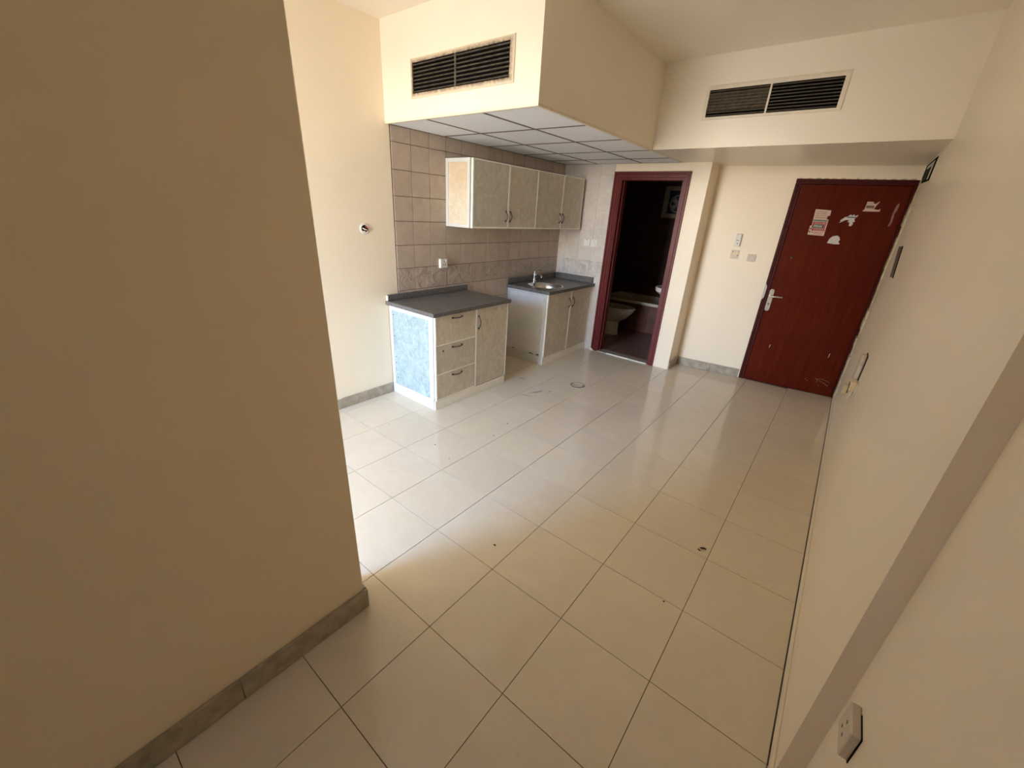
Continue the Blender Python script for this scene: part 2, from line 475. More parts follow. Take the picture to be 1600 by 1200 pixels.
# soffit panels of the kitchen bulkhead
gx = [XL + .004, -1.640, -1.110, XS - .012]
gy = [YK + .012, 2.010, 2.580, 3.140, 3.640, YB - .004]
for a in range(3):
    for b in range(5):
        m = .009
        MB().box(gx[a] + m, gx[a + 1] - m, gy[b] + m, gy[b + 1] - m, ZS + .001, ZS + .012).build('ceiling_panel', M['ceiling_panel'], bulk_k)
gb = MB()
for x in gx[1:3]: gb.box(x - .011, x + .011, gy[0], gy[-1], ZS - .001, ZS + .004)
for y in gy[1:-1]: gb.box(gx[0], gx[-1], y - .011, y + .011, ZS - .0015, ZS + .003)
gb.box(gx[0] - .004, gx[0] + .011, gy[0], gy[-1], ZS - .001, ZS + .004)
gb.box(gx[0], gx[-1], gy[-1] - .011, gy[-1] + .004, ZS - .0015, ZS + .003)
gb.build('grid_bar', M['ceiling_grid'], bulk_k)
eb = MB()
eb.box(gx[0] - .004, XS, YK, YK + .021, ZS - .003, ZS + .012)
eb.box(XS - .021, XS, YK + .021, YV, ZS - .003, ZS + .012).box(XS - .021, XS + .004, YV, YB, ZS - .003, ZS + .012)
eb.build('edge_angle', M['flange'], bulk_k)

# wall tiles -------------------------------------------------------
TP = .1895; TY0 = 1.465
zl = [0.0, .162, .352, .542, .732, .922, 1.112, 1.302, 1.492, 1.682, 1.872, 2.062, ZS]
MB().box(XL, XL + .003, TY0 - .006, YB, 0, ZS).build('tile_grout', M['wall_grout'], wall_left)
cols = [TY0 + TP * k for k in range(14)] + [YB - .006]
for a in range(len(cols) - 1):
    for b in range(12):
        y0, y1, z0, z1 = cols[a], cols[a + 1], zl[b], zl[b + 1]
        if y0 > 2.10 and y1 < 3.88 and z0 > 1.48 and z1 < 1.99: continue     # behind the wall cabinet
        if y1 < 2.26 and z1 < .80: continue                                 # behind the base cabinet
        if y0 > 3.0 and z1 < .80: continue                                  # behind the sink cabinet
        if y1 - y0 < .02: continue
        g = .0022
        j = random.uniform(0, .0012)
        bb = MB().box(XL + .001, XL + .0065 + j, y0 + g, y1 - g, z0 + g, z1 - g)
        c0 = Vector((XL, (y0 + y1) / 2, (z0 + z1) / 2)); bb.v = [tuple(Vector(v) - c0) for v in bb.v]
        o = bb.build('wall_tile', M['deco_tile'] if b == 5 else M['wall_tile'], origin=(0, 0, 0), bevel=.0012)
        o.parent = wall_left; o.location = c0 - Vector(wall_left.location)
MB().box(XL + .008, -1.412, YB - .003, YB, 0, ZS).build('tile_grout', M['plaster'], wall_back)
xc = [XL + .008, XL + .115, XL + .115 + TP, XL + .115 + 2 * TP, -1.414]
for a in range(4):
    for b in range(12):
        x0, x1, z0, z1 = xc[a], xc[a + 1], zl[b], zl[b + 1]
        if x1 < -1.50 and z1 < .80: continue
        g = .0012
        bb = MB().box(x0 + g, x1 - g, YB - .0065 - random.uniform(0, .001), YB - .001, z0 + g, z1 - g)
        c0 = Vector(((x0 + x1) / 2, YB, (z0 + z1) / 2)); bb.v = [tuple(Vector(v) - c0) for v in bb.v]
        o = bb.build('wall_tile', M['deco_tile_lit'] if b == 5 else M['wall_tile_lit'], origin=(0, 0, 0), bevel=.0012)
        o.parent = wall_back; o.location = c0 - Vector(wall_back.location)

# skirtings ---------------------------------------------------------
def skirting(name, runs, label, h=.09):
    root = struct(name, label=label)
    for f, s0, s1, cuts in runs:
        ends = [s0] + cuts + [s1]
        for a, b in zip(ends[:-1], ends[1:]):
            MB(f).box(a + .001, b - .001, 0, .011 + random.uniform(0, .0015), 0.001, h + random.uniform(-.002, .002)).build('skirting_tile', M['skirting'], root, bevel=.0015)
    return root
skirting('baseboard_left', [(lambda s, d, z: (XL + d, s, z), WY, 1.345, [-2.1, -1.7, -1.3, -.9, -.5, -.1, .3, .70, .83])], 'grey stone skirting under the white left wall')
skirting('baseboard_partition', [(lambda s, d, z: (PX1 + d, s, z), -3.1, PY + .012, [-2.6, -2.2, -1.8, -1.4, -1.0, -.6]),
                                 (lambda s, d, z: (s, PY + d, z), PX0, PX1, [])], 'dull grey skirting along the foreground partition', .10)
skirting('baseboard_back', [(lambda s, d, z: (XP + d, s, z), YB + .002, ydoor(XP) - .012, []), (DW, .012, DS0 - .012, [.38])], 'grey skirting in the corner left of the entry door', .10)
bead = MB().box(XR - .008, XR, YSTEP, 4.46, .002, .055).build('baseboard_right', M['paint'], origin=(XR, 2.4, 0), bevel=.002)
tag(bead, 'thin cream painted skirting along the right wall', kind='structure')

# ------------------------------------------------------------------ entry door
door = struct('door_1', DW((DS0 + DS1) / 2, 0, 0), 'red brown flush entry door with torn stickers and a silver lever handle')
fr = MB(DW)
for a, b, d0, d1 in ((DS0, DS0 + .022, -.10, .010), (DS0 + .022, DS0 + .030, -.10, .003), (DS0 + .030, DS0 + .050, -.10, .007)):
    fr.box(a, b, d0, d1, 0, DZT - .044)
fr.build('frame', M['maroon_dark'], door, bevel=.0015)
fr = MB(DW)
fr.box(DS0, DS1, -.10, .010, DZT - .022, DZT).box(DS0 + .002, DS1, -.10, .002, DZT - .044, DZT - .022)
fr.build('frame', M['maroon_dark'], door, bevel=.0015)
MB(DW).box(DS1 - .030, DS1, -.10, .004, 0, DZT - .044).build('frame', M['maroon_dark'], door, bevel=.0015)
S0, S1, Z1 = DS0 + .052, DS1 - .032, DZT - .047
leaf = MB(DW).box(S0, S1, -.055, -.008, .004, Z1).build('door_leaf', M['door_red'], door, bevel=.001)
LD = -.0079
hp = MB(DW)
pz0, pz1, ps = .792, 1.023, .776
pts = []
for cz, sgn in ((pz1 - .022, 1), (pz0 + .022, -1)):
    for k in range(7):
        a = math.pi * k / 6 if sgn > 0 else math.pi + math.pi * k / 6
        pts.append((ps + .0225 * math.cos(a), cz + .022 * math.sin(a)))
hp.prism(pts, 1, LD, LD + .008)
plate = hp.build('handle_plate', M['handle_silver'], door, bevel=.0015)
hl = MB(DW)
hl.tube([(ps, LD + .006, .950), (ps, LD + .045, .950)], [.011, .009], 10)
hl.tube([(ps, LD + .040, .950), (ps + .02, LD + .050, .951), (ps + .06, LD + .050, .953), (ps + .108, LD + .044, .953)], [.009, .0085, .008, .0065], 10)
hl.build('lever', M['handle_silver'], plate, smooth=True)
sc = MB(DW)
for z in (pz1 - .016, pz0 + .016): sc.lathe((ps, LD + .008, z), [(0, .001), (.004, .001), (.004, -.001)], 1, 8)
sc.each('screw', M['handle_dark'], plate)
MB(DW).lathe((ps, LD + .008, .868), [(0, .0015), (.0075, .0015), (.0085, -.001)], 1, 12).prism([(ps - .002, .852), (ps + .002, .852), (ps + .002, .866), (ps - .002, .866)], 1, LD + .007, LD + .0095).build('keyhole', M['handle_dark'], plate)
MB(DW).lathe((.857, LD, 1.346), [(0, .006), (.008, .006), (.013, .002), (.013, 0)], 1, 14).build('peephole', M['handle_dark'], door, smooth=True)
strike = MB(DW).prism([(DS0 + .001, .905), (DS0 + .018, .93), (DS0 + .019, 1.04), (DS0 + .001, 1.075)], 1, .0101, .0112)
strike.build('chipped_paint', M['paper'], door)

def sheet(name, poly, d, mat, parent, label=None, th=.0006):
    o = MB(DW).prism(poly, 1, LD + d, LD + d + th).build(name, mat, parent)
    if label: o['label'] = label
    return o
stA = sheet('sticker', [(.927, 1.804), (1.053, 1.797), (1.056, 1.752), (1.040, 1.748), (1.036, 1.722), (1.055, 1.716), (1.059, 1.570), (.924, 1.573), (.924, 1.655), (.936, 1.658)],
            0, M['paper_pink'], leaf, 'tall torn sticker in pink, red, green and black')
def bars(name, spec, mat, parent, d=.0007):
    b = MB(DW)
    for s0, s1, z0, z1 in spec: b.prism([(s0, z0), (s1, z0), (s1, z1), (s0, z1)], 1, LD + d, LD + d + .0003)
    return b.build(name, mat, parent)
bars('print', [(.937, 1.050, 1.697, 1.712)], M['ink_green'], stA)
bars('print', [(.940, 1.047, 1.672, 1.692), (.940, .946, 1.632, 1.672), (1.036, 1.047, 1.632, 1.672), (.944, 1.049, 1.612, 1.632)], M['ink_red'], stA)
bars('print', [(.946, 1.034, 1.636, 1.670), (.929, .940, 1.622, 1.634), (.929, .940, 1.594, 1.610), (.950, .956, 1.592, 1.604), (.958, .962, 1.597, 1.604)], M['ink_black'], stA)
rr = random.Random(3)
gl = []; x = .952
while x < 1.018:
    w = rr.uniform(.006, .010)
    gl += [(x, x + .0022, 1.643, 1.664), (x + w - .0022, x + w, 1.643, 1.664), (x + .002, x + w - .002, *(rr.choice([(1.643, 1.647), (1.651, 1.655), (1.660, 1.664)])))]
    x += w + .003
bars('lettering', gl, M['ink_white'], stA, .0012)
def scribble(s0, s1, z0, z1, rows, seed, k=.75):
    r = random.Random(seed); out = []; h = (z1 - z0) / rows
    for q in range(rows):
        x = s0 + r.uniform(0, .006)
        while x < s1 - .004:
            w = r.uniform(.003, .009)
            out.append((x, min(x + w, s1), z0 + q * h + h * .25, z0 + q * h + h * .25 + h * k * r.uniform(.35, .7))); x += w + r.uniform(.0012, .003)
    return out
bars('lettering', scribble(.938, 1.034, 1.722, 1.792, 4, 5), M['ink_brown'], stA)
bars('lettering', scribble(.966, 1.044, 1.580, 1.604, 2, 9), M['ink_red'], stA)
bars('lettering', scribble(.950, 1.040, 1.676, 1.688, 1, 12), M['paper_pink'], stA, .0012)
bars('lettering', scribble(.960, 1.044, 1.616, 1.628, 1, 15), M['paper_pink'], stA, .0012)
stB = sheet('sticker', [(1.300, 1.884), (1.346, 1.882), (1.348, 1.870), (1.366, 1.866), (1.382, 1.886), (1.388, 1.882), (1.374, 1.856), (1.364, 1.822), (1.398, 1.818), (1.410, 1.828), (1.412, 1.804), (1.288, 1.801), (1.287, 1.812), (1.296, 1.814)],
            0, M['paper_pink'], leaf, 'small torn pale sticker with a dark printed band')
bars('print', [(1.302, 1.362, 1.828, 1.852)], M['ink_brown'], stB)
bars('lettering', scribble(1.304, 1.360, 1.830, 1.850, 1, 21, 1.0), M['ink_black'], stB, .0012)
bars('lettering', scribble(1.310, 1.342, 1.862, 1.874, 1, 22), M['ink_brown'], stB)
stC = sheet('sticker', [(1.146, 1.716), (1.172, 1.742), (1.196, 1.754), (1.214, 1.772), (1.222, 1.757), (1.236, 1.774), (1.246, 1.758), (1.270, 1.771), (1.262, 1.744), (1.252, 1.738), (1.252, 1.720), (1.262, 1.714), (1.244, 1.700), (1.252, 1.690), (1.240, 1.668), (1.222, 1.674), (1.224, 1.694), (1.210, 1.708), (1.200, 1.700), (1.214, 1.720), (1.190, 1.722), (1.166, 1.708), (1.142, 1.690), (1.152, 1.706)],
            0, M['paper'], leaf, 'ragged remains of a peeled white sticker')
bars('print', [(1.19, 1.262, 1.742, 1.750)], M['ink_black'], stC)
sheet('sticker', [(1.103, 1.510), (1.112, 1.548), (1.130, 1.572), (1.164, 1.582), (1.184, 1.570), (1.196, 1.545), (1.188, 1.528), (1.200, 1.516), (1.204, 1.506), (1.160, 1.503)],
      0, M['paper'], leaf, 'blank grey white sticker scrap')
sheet('tape_residue', [(1.522, 1.880), (1.532, 1.868), (1.530, 1.820), (1.522, 1.790), (1.526, 1.720), (1.520, 1.690), (1.508, 1.682), (1.512, 1.720), (1.508, 1.790), (1.512, 1.850)], 0, M['residue'], leaf, 'faint grey tape streak')
for s, z, w, h in ((.905, .395, .003, .045), (1.44, .405, .004, .05)):
    sheet('scratch', [(s, z), (s + w, z + .01), (s + w + .004, z + h), (s + .003, z + h)], 0, M['plaster'], leaf)
for k in range(7):
    s, z = rr.uniform(1.30, 1.55), rr.uniform(.07, .16)
    sheet('scratch', [(s, z), (s + .003, z - .001), (s + .006, z + .003), (s + .002, z + .004)], 0, M['plaster'], leaf)
for z0, z1, bow in ((.165, .150, .03), (.165, .105, .015)):
    b = MB(DW).tube([(1.40 + .13 * k / 6, LD + .001, z0 + (z1 - z0) * k / 6 + bow * math.sin(math.pi * k / 6) * .4) for k in range(7)], .0007, 4)
    b.build('scratch', M['filler'], leaf)
# rough filler strip between the frame and the right wall
fl = MB(); rq = random.Random(11)
zz = [0.03 + 2.03 * k / 22 for k in range(23)]
for a, b in zip(zz[:-1], zz[1:]):
    w = rq.uniform(.10, .19)
    fl.box(XR - rq.uniform(.006, .016), XR, 4.478 - w, 4.482, a, b)
tag(fl.build('trim_3', M['filler'], origin=(XR, 4.45, .03), bevel=.002), 'rough cream filler edge between entry door and right wall', kind='structure')
pt = MB(DW)
for k in range(14):
    s = DS0 + .02 + k * .062; w = rr.uniform(.02, .06); h = rr.uniform(.004, .013)
    pt.prism([(s, DZT - .002), (s + w, DZT - .002), (s + w * .8, DZT + h), (s + w * .3, DZT + h * .8)], 1, 0, .006)
pt.each('chipped_plaster', M['filler'], door)

# ------------------------------------------------------------------ bathroom door frame
d2 = struct('door_2', ((BX0 + BX1) / 2, YB, 0), 'maroon moulded frame of the doorless bathroom opening')
def arch(xa, xb, side):
    """moulded architrave leg: three stepped strips"""
    w = (xb - xa); st = [(0, .28, .016), (.28, .42, .010), (.42, .74, .014), (.74, 1.0, .008)]
    b = MB()
    for u0, u1, d in st:
        if side > 0: b.box(xa + u0 * w, xa + u1 * w, YB - d, YB + .002, 0, 2.092 - u0 * .078)
        else: b.box(xb - u1 * w, xb - u0 * w, YB - d, YB + .002, 0, 2.092 - u0 * .078)
    return b
arch(-1.408, BX0 + .006, 1).build('frame', M['maroon'], d2, bevel=.0015)
arch(BX1 - .006, -.566, -1).build('frame', M['maroon'], d2, bevel=.0015)
b = MB()
for u0, u1, d in [(0, .28, .0165), (.28, .42, .0105), (.42, .74, .0145), (.74, 1.0, .0085)]:
    b.box(-1.408 + u0 * .079, -.566 - u0 * .06, YB - d, YB + .002, 2.092 - u1 * .078, 2.092 - u0 * .078)
b.build('frame', M['maroon'], d2, bevel=.0015)
MB().box(BX0, BX0 + .022, YB, YB + .122, 0, BZ).box(BX0 + .022, BX0 + .034, YB + .05, YB + .122, 0, BZ - .022).build('jamb', M['maroon'], d2, bevel=.001)
MB().box(BX1 - .022, BX1, YB, YB + .122, 0, BZ).box(BX1 - .034, BX1 - .022, YB + .05, YB + .122, 0, BZ - .022).build('jamb', M['maroon'], d2, bevel=.001)
MB().box(BX0 + .022, BX1 - .022, YB, YB + .122, BZ - .022, BZ).build('jamb', M['maroon'], d2, bevel=.001)
MB().box(BX0 + .022, BX1 - .022, YB - .012, YB + .12, -.003, .010).build('threshold', M['skirting'], d2, bevel=.002)
MB().box(-1.18, BX1 - .03, YB - .016, YB - .006, .001, .013).build('threshold_strip', M['plaster'], d2, bevel=.001)
MB().add([(-1.415, YB - .03, .001), (-1.375, YB - .045, .001), (-1.355, YB - .03, .001), (-1.36, YB - .018, .001), (-1.41, YB - .018, .03), (-1.38, YB - .02, .018)],
         [(0, 1, 2, 3), (0, 1, 5, 4), (1, 2, 5), (2, 3, 5), (3, 0, 4), (3, 4, 5)]).build('broken_plaster', M['plaster'], d2)
pt = MB()
for k in range(16):
    x = -1.40 + k * .052; w = rr.uniform(.02, .05); h = rr.uniform(.003, .011)
    pt.prism([(x, 2.090), (x + w, 2.090), (x + w * .8, 2.092 + h), (x + w * .3, 2.092 + h * .7)], 1, YB - .004, YB)
pt.each('chipped_plaster', M['plaster'], d2)

# ------------------------------------------------------------------ bathroom beyond the doorway
bxl, bxr, byf, bzc = -2.05, -.44, 6.08, 2.40
tag(MB().box(bxl - .1, -.40, YB + .021, byf + .1, -.1, -.004).build('floor_bathroom', M['bath_floor'], origin=(-1.2, 5, 0)), 'maroon bathroom floor', kind='structure')
tag(MB().box(bxl - .1, bxr + .1, YB + .12, byf + .1, bzc, bzc + .1).build('ceiling_bathroom', M['paint'], origin=(-1.2, 5, bzc)), 'bathroom ceiling', kind='structure')
def bwall(name, x0, x1, y0, y1, label, ax, f):
    o = MB().box(x0, x1, y0, y1, -.1, bzc).build(name, M['wall_grout'], origin=((x0 + x1) / 2, (y0 + y1) / 2, 0))
    tag(o, label, kind='structure')
    lo, hi = (y0, y1) if ax == 0 else (x0, x1)
    n = int((hi - lo) / .25)
    for k in range(n):
        for q in range(8):
            a, c = lo + k * (hi - lo) / n, lo + (k + 1) * (hi - lo) / n
            g = .0015; zb, zt = q * .30 + g, q * .30 + .30 - g
            s = -1 if f in (x0, y0) else 1
            p0, p1 = sorted((f - s * .001, f + s * .006))
            b = MB()
            if ax == 0: b.box(p0, p1, a + g, c - g, zb, zt)
            else: b.box(a + g, c - g, p0, p1, zb, zt)
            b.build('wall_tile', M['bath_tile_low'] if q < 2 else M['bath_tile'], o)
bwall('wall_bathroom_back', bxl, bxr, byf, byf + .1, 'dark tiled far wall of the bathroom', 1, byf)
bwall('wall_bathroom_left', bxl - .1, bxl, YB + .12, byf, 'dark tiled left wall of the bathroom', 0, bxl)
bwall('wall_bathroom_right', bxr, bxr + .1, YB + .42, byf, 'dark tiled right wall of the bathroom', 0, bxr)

tub = thing('bathtub', (-1.25, 5.72, 0), 'pale bathtub with red brown tiled front at the back of the bathroom', 'bathtub')
TYF, TYB, TX0, TX1, TZ = 5.38, 6.07, bxl + .012, bxr - .012, .46
NB = 32
def rrect(cx, cy, hx, hy, p, n, z):
    out = []
    for k in range(n):
        a = 2 * math.pi * k / n; c, s = math.cos(a), math.sin(a)
        out.append((cx + hx * math.copysign(abs(c) ** (2 / p), c), cy + hy * math.copysign(abs(s) ** (2 / p), s), z))
    return out
tcx, tcy, hx, hy = (TX0 + TX1) / 2, (TYF + TYB) / 2, (TX1 - TX0) / 2, (TYB - TYF) / 2
rings = [rrect(tcx, tcy, hx, hy, 40, NB, TZ - .04), rrect(tcx, tcy, hx, hy, 40, NB, TZ), rrect(tcx, tcy, hx - .055, hy - .055, 6, NB, TZ),
         rrect(tcx, tcy, hx - .08, hy - .075, 5, NB, TZ - .06), rrect(tcx, tcy, hx - .14, hy - .11, 4, NB, TZ - .30), rrect(tcx, tcy, hx - .22, hy - .17, 4, NB, TZ - .36)]
tb = MB(); tb.add([p for r_ in rings for p in r_], [(i * NB + k, i * NB + (k + 1) % NB, (i + 1) * NB + (k + 1) % NB, (i + 1) * NB + k) for i in range(5) for k in range(NB)] + [tuple(range(5 * NB, 6 * NB))])
tb.build('basin', M['ceramic_dirty'], tub, smooth=True)
MB().box(TX0, TX1, TYF + .012, TYF + .05, .0, TZ - .041).build('front', M['wall_grout'], tub)
nt = 6
for k in range(nt):
    for q in range(2):
        a, c = TX0 + k * (TX1 - TX0) / nt, TX0 + (k + 1) * (TX1 - TX0) / nt
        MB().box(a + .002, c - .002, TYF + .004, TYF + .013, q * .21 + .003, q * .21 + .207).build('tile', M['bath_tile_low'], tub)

toi = thing('toilet', (-1.62, 4.98, 0), 'low pale toilet standing inside the bathroom before the tub', 'toilet')
def ell(cx, cy, rx, ry, z, n=28, front=1.0):
    return [(cx + rx * math.cos(2 * math.pi * k / n) * (front if math.cos(2 * math.pi * k / n) > 0 else 1), cy + ry * math.sin(2 * math.pi * k / n), z) for k in range(n)]
def loft(rings, cap0=True, cap1=True):
    n = len(rings[0]); b = MB()
    fs = [(i * n + k, i * n + (k + 1) % n, (i + 1) * n + (k + 1) % n, (i + 1) * n + k) for i in range(len(rings) - 1) for k in range(n)]
    if cap0: fs.append(tuple(range(n - 1, -1, -1)))
    if cap1: fs.append(tuple(range((len(rings) - 1) * n, len(rings) * n)))
    return b.add([p for r_ in rings for p in r_], fs)
ty = 4.95
loft([ell(-1.70, ty, .21, .115, 0), ell(-1.70, ty, .20, .105, .05), ell(-1.69, ty, .19, .10, .20), ell(-1.64, ty, .25, .15, .27), ell(-1.61, ty, .30, .18, .36), ell(-1.60, ty, .31, .185, .40),
      ell(-1.60, ty, .27, .15, .40), ell(-1.60, ty, .20, .11, .26)], True, True).build('bowl', M['ceramic_dirty'], toi, smooth=True)
loft([ell(-1.60, ty, .315, .19, .402), ell(-1.60, ty, .32, .195, .412), ell(-1.60, ty, .315, .19, .422), ell(-1.60, ty, .22, .125, .424), ell(-1.60, ty, .22, .125, .404)], False, False).build('seat', M['ceramic_dirty'], toi, smooth=True)
MB().box(bxl + .012, -1.86, ty - .19, ty + .19, .40, .74).build('cistern', M['ceramic_dirty'], toi, bevel=.02)
MB().box(bxl + .010, -1.852, ty - .198, ty + .198, .741, .775).build('cistern_lid', M['ceramic_dirty'], toi, bevel=.008)

bas = thing('washbasin', (-.70, 4.68, .70), 'white washbasin end peeping out behind the right door jamb', 'washbasin')
bl = []
for rx, ry, z in ((.10, .08, .72), (.18, .16, .745), (.235, .215, .785), (.245, .225, .835), (.225, .205, .84), (.20, .18, .82), (.12, .10, .755), (.03, .03, .745)):
    bl.append(ell(-.70, 4.68, rx, ry, z))
loft(bl, True, True).build('bowl', M['ceramic'], bas, smooth=True)
MB().lathe((-.66, 4.68, 0), [(.075, 0), (.07, .05), (.055, .3), (.06, .73)], 2, 20).build('pedestal', M['ceramic'], bas, smooth=True)

fan = thing('exhaust_fan', (-1.33, byf - .03, 1.89), 'square exhaust fan set in the dark far bathroom wall', 'fan')
fx0, fx1, fz0, fz1 = -1.555, -1.10, 1.66, 2.10
b = MB()
for a, c, e, g in ((fx0, fx0 + .07, fz0, fz1), (fx1 - .07, fx1, fz0, fz1), (fx0 + .07, fx1 - .07, fz0, fz0 + .06), (fx0 + .07, fx1 - .07, fz1 - .06, fz1)):
    b.box(a, c, byf - .04, byf - .006, e, g)
b.build('frame', M['fan_frame'], fan, bevel=.002)
MB().box(fx0 + .07, fx1 - .07, byf - .018, byf - .006, fz0 + .06, fz1 - .06).build('panel', M['teal_dark'], fan)
fc = ((fx0 + fx1) / 2, byf - .02, (fz0 + fz1) / 2 - .02)
hb = MB().lathe(fc, [(.125, .0), (.125, -.02), (.11, -.02), (.11, 0)], 1, 28); hb.build('fan_ring', M['plastic_grey'], fan)
bm_ = MB()
for k in range(5):
    a = 2 * math.pi * k / 5
    p = [(.02, -.02), (.10, -.035), (.10, .035), (.02, .02)]
    q = [(x * math.cos(a) - z * math.sin(a), x * math.sin(a) + z * math.cos(a)) for x, z in p]
    bm_.add([(fc[0] + q[i][0], fc[1] - (.004 if i < 2 else .016), fc[2] + q[i][1]) for i in range(4)] + [(fc[0] + q[i][0], fc[1] - (.002 if i < 2 else .014), fc[2] + q[i][1]) for i in range(4)],
            [(0, 1, 2, 3), (7, 6, 5, 4), (0, 1, 5, 4), (1, 2, 6, 5), (2, 3, 7, 6), (3, 0, 4, 7)])
bm_.each('fan_blade', M['plastic_grey'], fan)
MB().lathe(fc, [(0, -.024), (.022, -.022), (.025, 0)], 1, 16).build('hub', M['plastic_grey'], fan, smooth=True)

# ------------------------------------------------------------------ kitchen units
def front_panel(root, name, x, y0, y1, z0, z1, mat, edges='lrtb', ew=.009, handle=None, label=None):
    """a door or drawer front facing +x, its edging strips and its bow handle"""
    o = MB().box(x - .018, x, y0, y1, z0, z1).build(name, mat, root, bevel=.001)
    if label: o['label'] = label
    e = MB(); p = x + .0018
    if 'l' in edges: e.box(x - .019, p, y0 - .0012, y0 + ew, z0, z1)
    if 'r' in edges: e.box(x - .019, p, y1 - ew * .7, y1 + .0012, z0, z1)
    lo, hi = y0 + (ew if 'l' in edges else 0), y1 - (ew * .7 if 'r' in edges else 0)
    if 't' in edges: e.box(x - .019, p, lo, hi, z1 - ew * .7, z1 + .0012)
    if 'b' in edges: e.box(x - .019, p, lo, hi, z0 - .0012, z0 + ew)
    e.each('edging', M['trim_white'], o)
    if handle:
        (a0, b0), (a1, b1) = handle
        arc_handle(MB(), (x, a0, b0), (x, a1, b1), (.026, 0, 0)).build('handle', M['handle_dark'], o, smooth=True)
    return o

# wall cabinet
UX, UY0, UY1, UZ0, UZ1 = -1.750, 2.030, 3.915, 1.462, 2.012
uc = thing('wall_cabinet', ((XL + UX) / 2, (UY0 + UY1) / 2, UZ0), 'long four door wall cabinet hung on the brown tiles', 'cabinet')
MB().box(XL + .009, UX - .0195, UY0 + .006, UY1, UZ0, UZ1).build('carcass', M['trim_white'], uc, bevel=.001)
b = MB(); x0, x1 = XL + .009, UX - .0205; ew = .030
b.box(x0, x0 + ew, UY0 - .004, UY0 + .006, UZ0, UZ1).box(x1 - ew * 1.1, x1, UY0 - .004, UY0 + .006, UZ0, UZ1)
b.box(x0 + ew, x1 - ew * 1.1, UY0 - .004, UY0 + .006, UZ0, UZ0 + ew * .9).box(x0 + ew, x1 - ew * 1.1, UY0 - .004, UY0 + .006, UZ1 - ew, UZ1)
b.each('side_frame', M['trim_bright'], uc, bevel=.001)
MB().box(x0 + ew, x1 - ew * 1.1, UY0 + .001, UY0 + .0062, UZ0 + ew * .9, UZ1 - ew).build('side_panel', M['laminate_yellow'], uc)
dv = [2.030, 2.527, 2.992, 3.480, 3.915]
hs = [((2.486, 1.530), (2.486, 1.612)), ((2.560, 1.530), (2.560, 1.614)), ((3.448, 1.532), (3.448, 1.622)), ((3.505, 1.532), (3.505, 1.622))]
for k in range(4):
    y0, y1 = dv[k] + .0025, dv[k + 1] - .0025
    front_panel(uc, 'door', UX + (.010 if k == 0 else .004 if k == 1 else 0), y0, y1, UZ0 + .002, UZ1 - .002, M['laminate_grey'] if k == 0 else M['laminate'],
                'lrtb', .014 if k < 2 else .009, hs[k])

# base cabinet with drawers
CX, CY0, CY1, CZ = -1.488, 1.354, 2.283, .822
bc = thing('base_cabinet', ((XL + CX) / 2, (CY0 + CY1) / 2, 0), 'base cabinet with three drawers, a door and a bright mottled side', 'cabinet')
MB().box(XL + .009, CX - .0195, CY0 + .012, CY1, .0, CZ).build('carcass', M['trim_white'], bc, bevel=.001)
MB().box(CX - .0195, CX - .004, CY0 + .004, CY1, .0, .078).build('plinth', M['trim_white'], bc, bevel=.001)
b = MB(); x0, x1 = XL + .009, CX - .0205
b.box(x0, x0 + .035, CY0, CY0 + .012, .095, CZ).box(x1 - .048, x1, CY0, CY0 + .012, .095, CZ)
b.box(x0 + .035, x1 - .048, CY0, CY0 + .012, CZ - .040, CZ).box(x0, x1, CY0 - .002, CY0 + .012, 0, .095)
b.each('side_frame', M['trim_bright'], bc, bevel=.0012)
MB().box(x0 + .035, x1 - .048, CY0 + .006, CY0 + .0125, .095, CZ - .040).build('side_panel', M['laminate_side'], bc)
sk = MB(); 
for x, z in ((-2.02, .74), (-2.02, .55), (-2.01, .36), (-2.015, .30), (-2.0, .16)): sk.lathe((x, CY0 + .006, z), [(0, -.002), (.006, -.001), (.006, 0)], 1, 8)
sk.each('screw_hole', M['handle_dark'], bc)
zs = [.083, .316, .568, .818]
for q in range(3):
    z0, z1 = zs[q] + .002, zs[q + 1] - .002
    front_panel(bc, 'drawer', CX, CY0 + .012, 1.832, z0, z1, M['laminate_grey'] if q == 1 else M['laminate'], 'lb', .011 if q != 1 else .009,
                ((1.553, z1 - .030), (1.662, z1 - .030)))
front_panel(bc, 'door', CX, 1.840, CY1 - .002, .085, .818, M['laminate'], 'ltr', .011, ((1.872, .640), (1.872, .752)))
MB().lathe((CX, 1.448, .520), [(.009, 0), (.007, .002), (0, .002)], 0, 10).build('lock_hole', M['handle_dark'], bc)

def slab(b, x0, x1, y0, y1, z0, z1): return b.box(x0, x1, y0, y1, z0, z1)
wt = thing('worktop', (-1.76, 1.82, CZ + .001), 'dark speckled granite worktop on the drawer unit', 'worktop')
slab(MB(), XL + .004, -1.456, 1.322, 2.288, CZ + .001, .856).build('top', M['granite'], wt, bevel=.004)
slab(MB(), XL + .008, XL + .030, 1.340, 2.300, .8565, .906).build('upstand', M['granite'], wt, bevel=.003)
MB().box(XL + .0078, XL + .031, 1.328, 1.3395, .8565, .900).build('upstand_end', M['paint'], wt, bevel=.003)

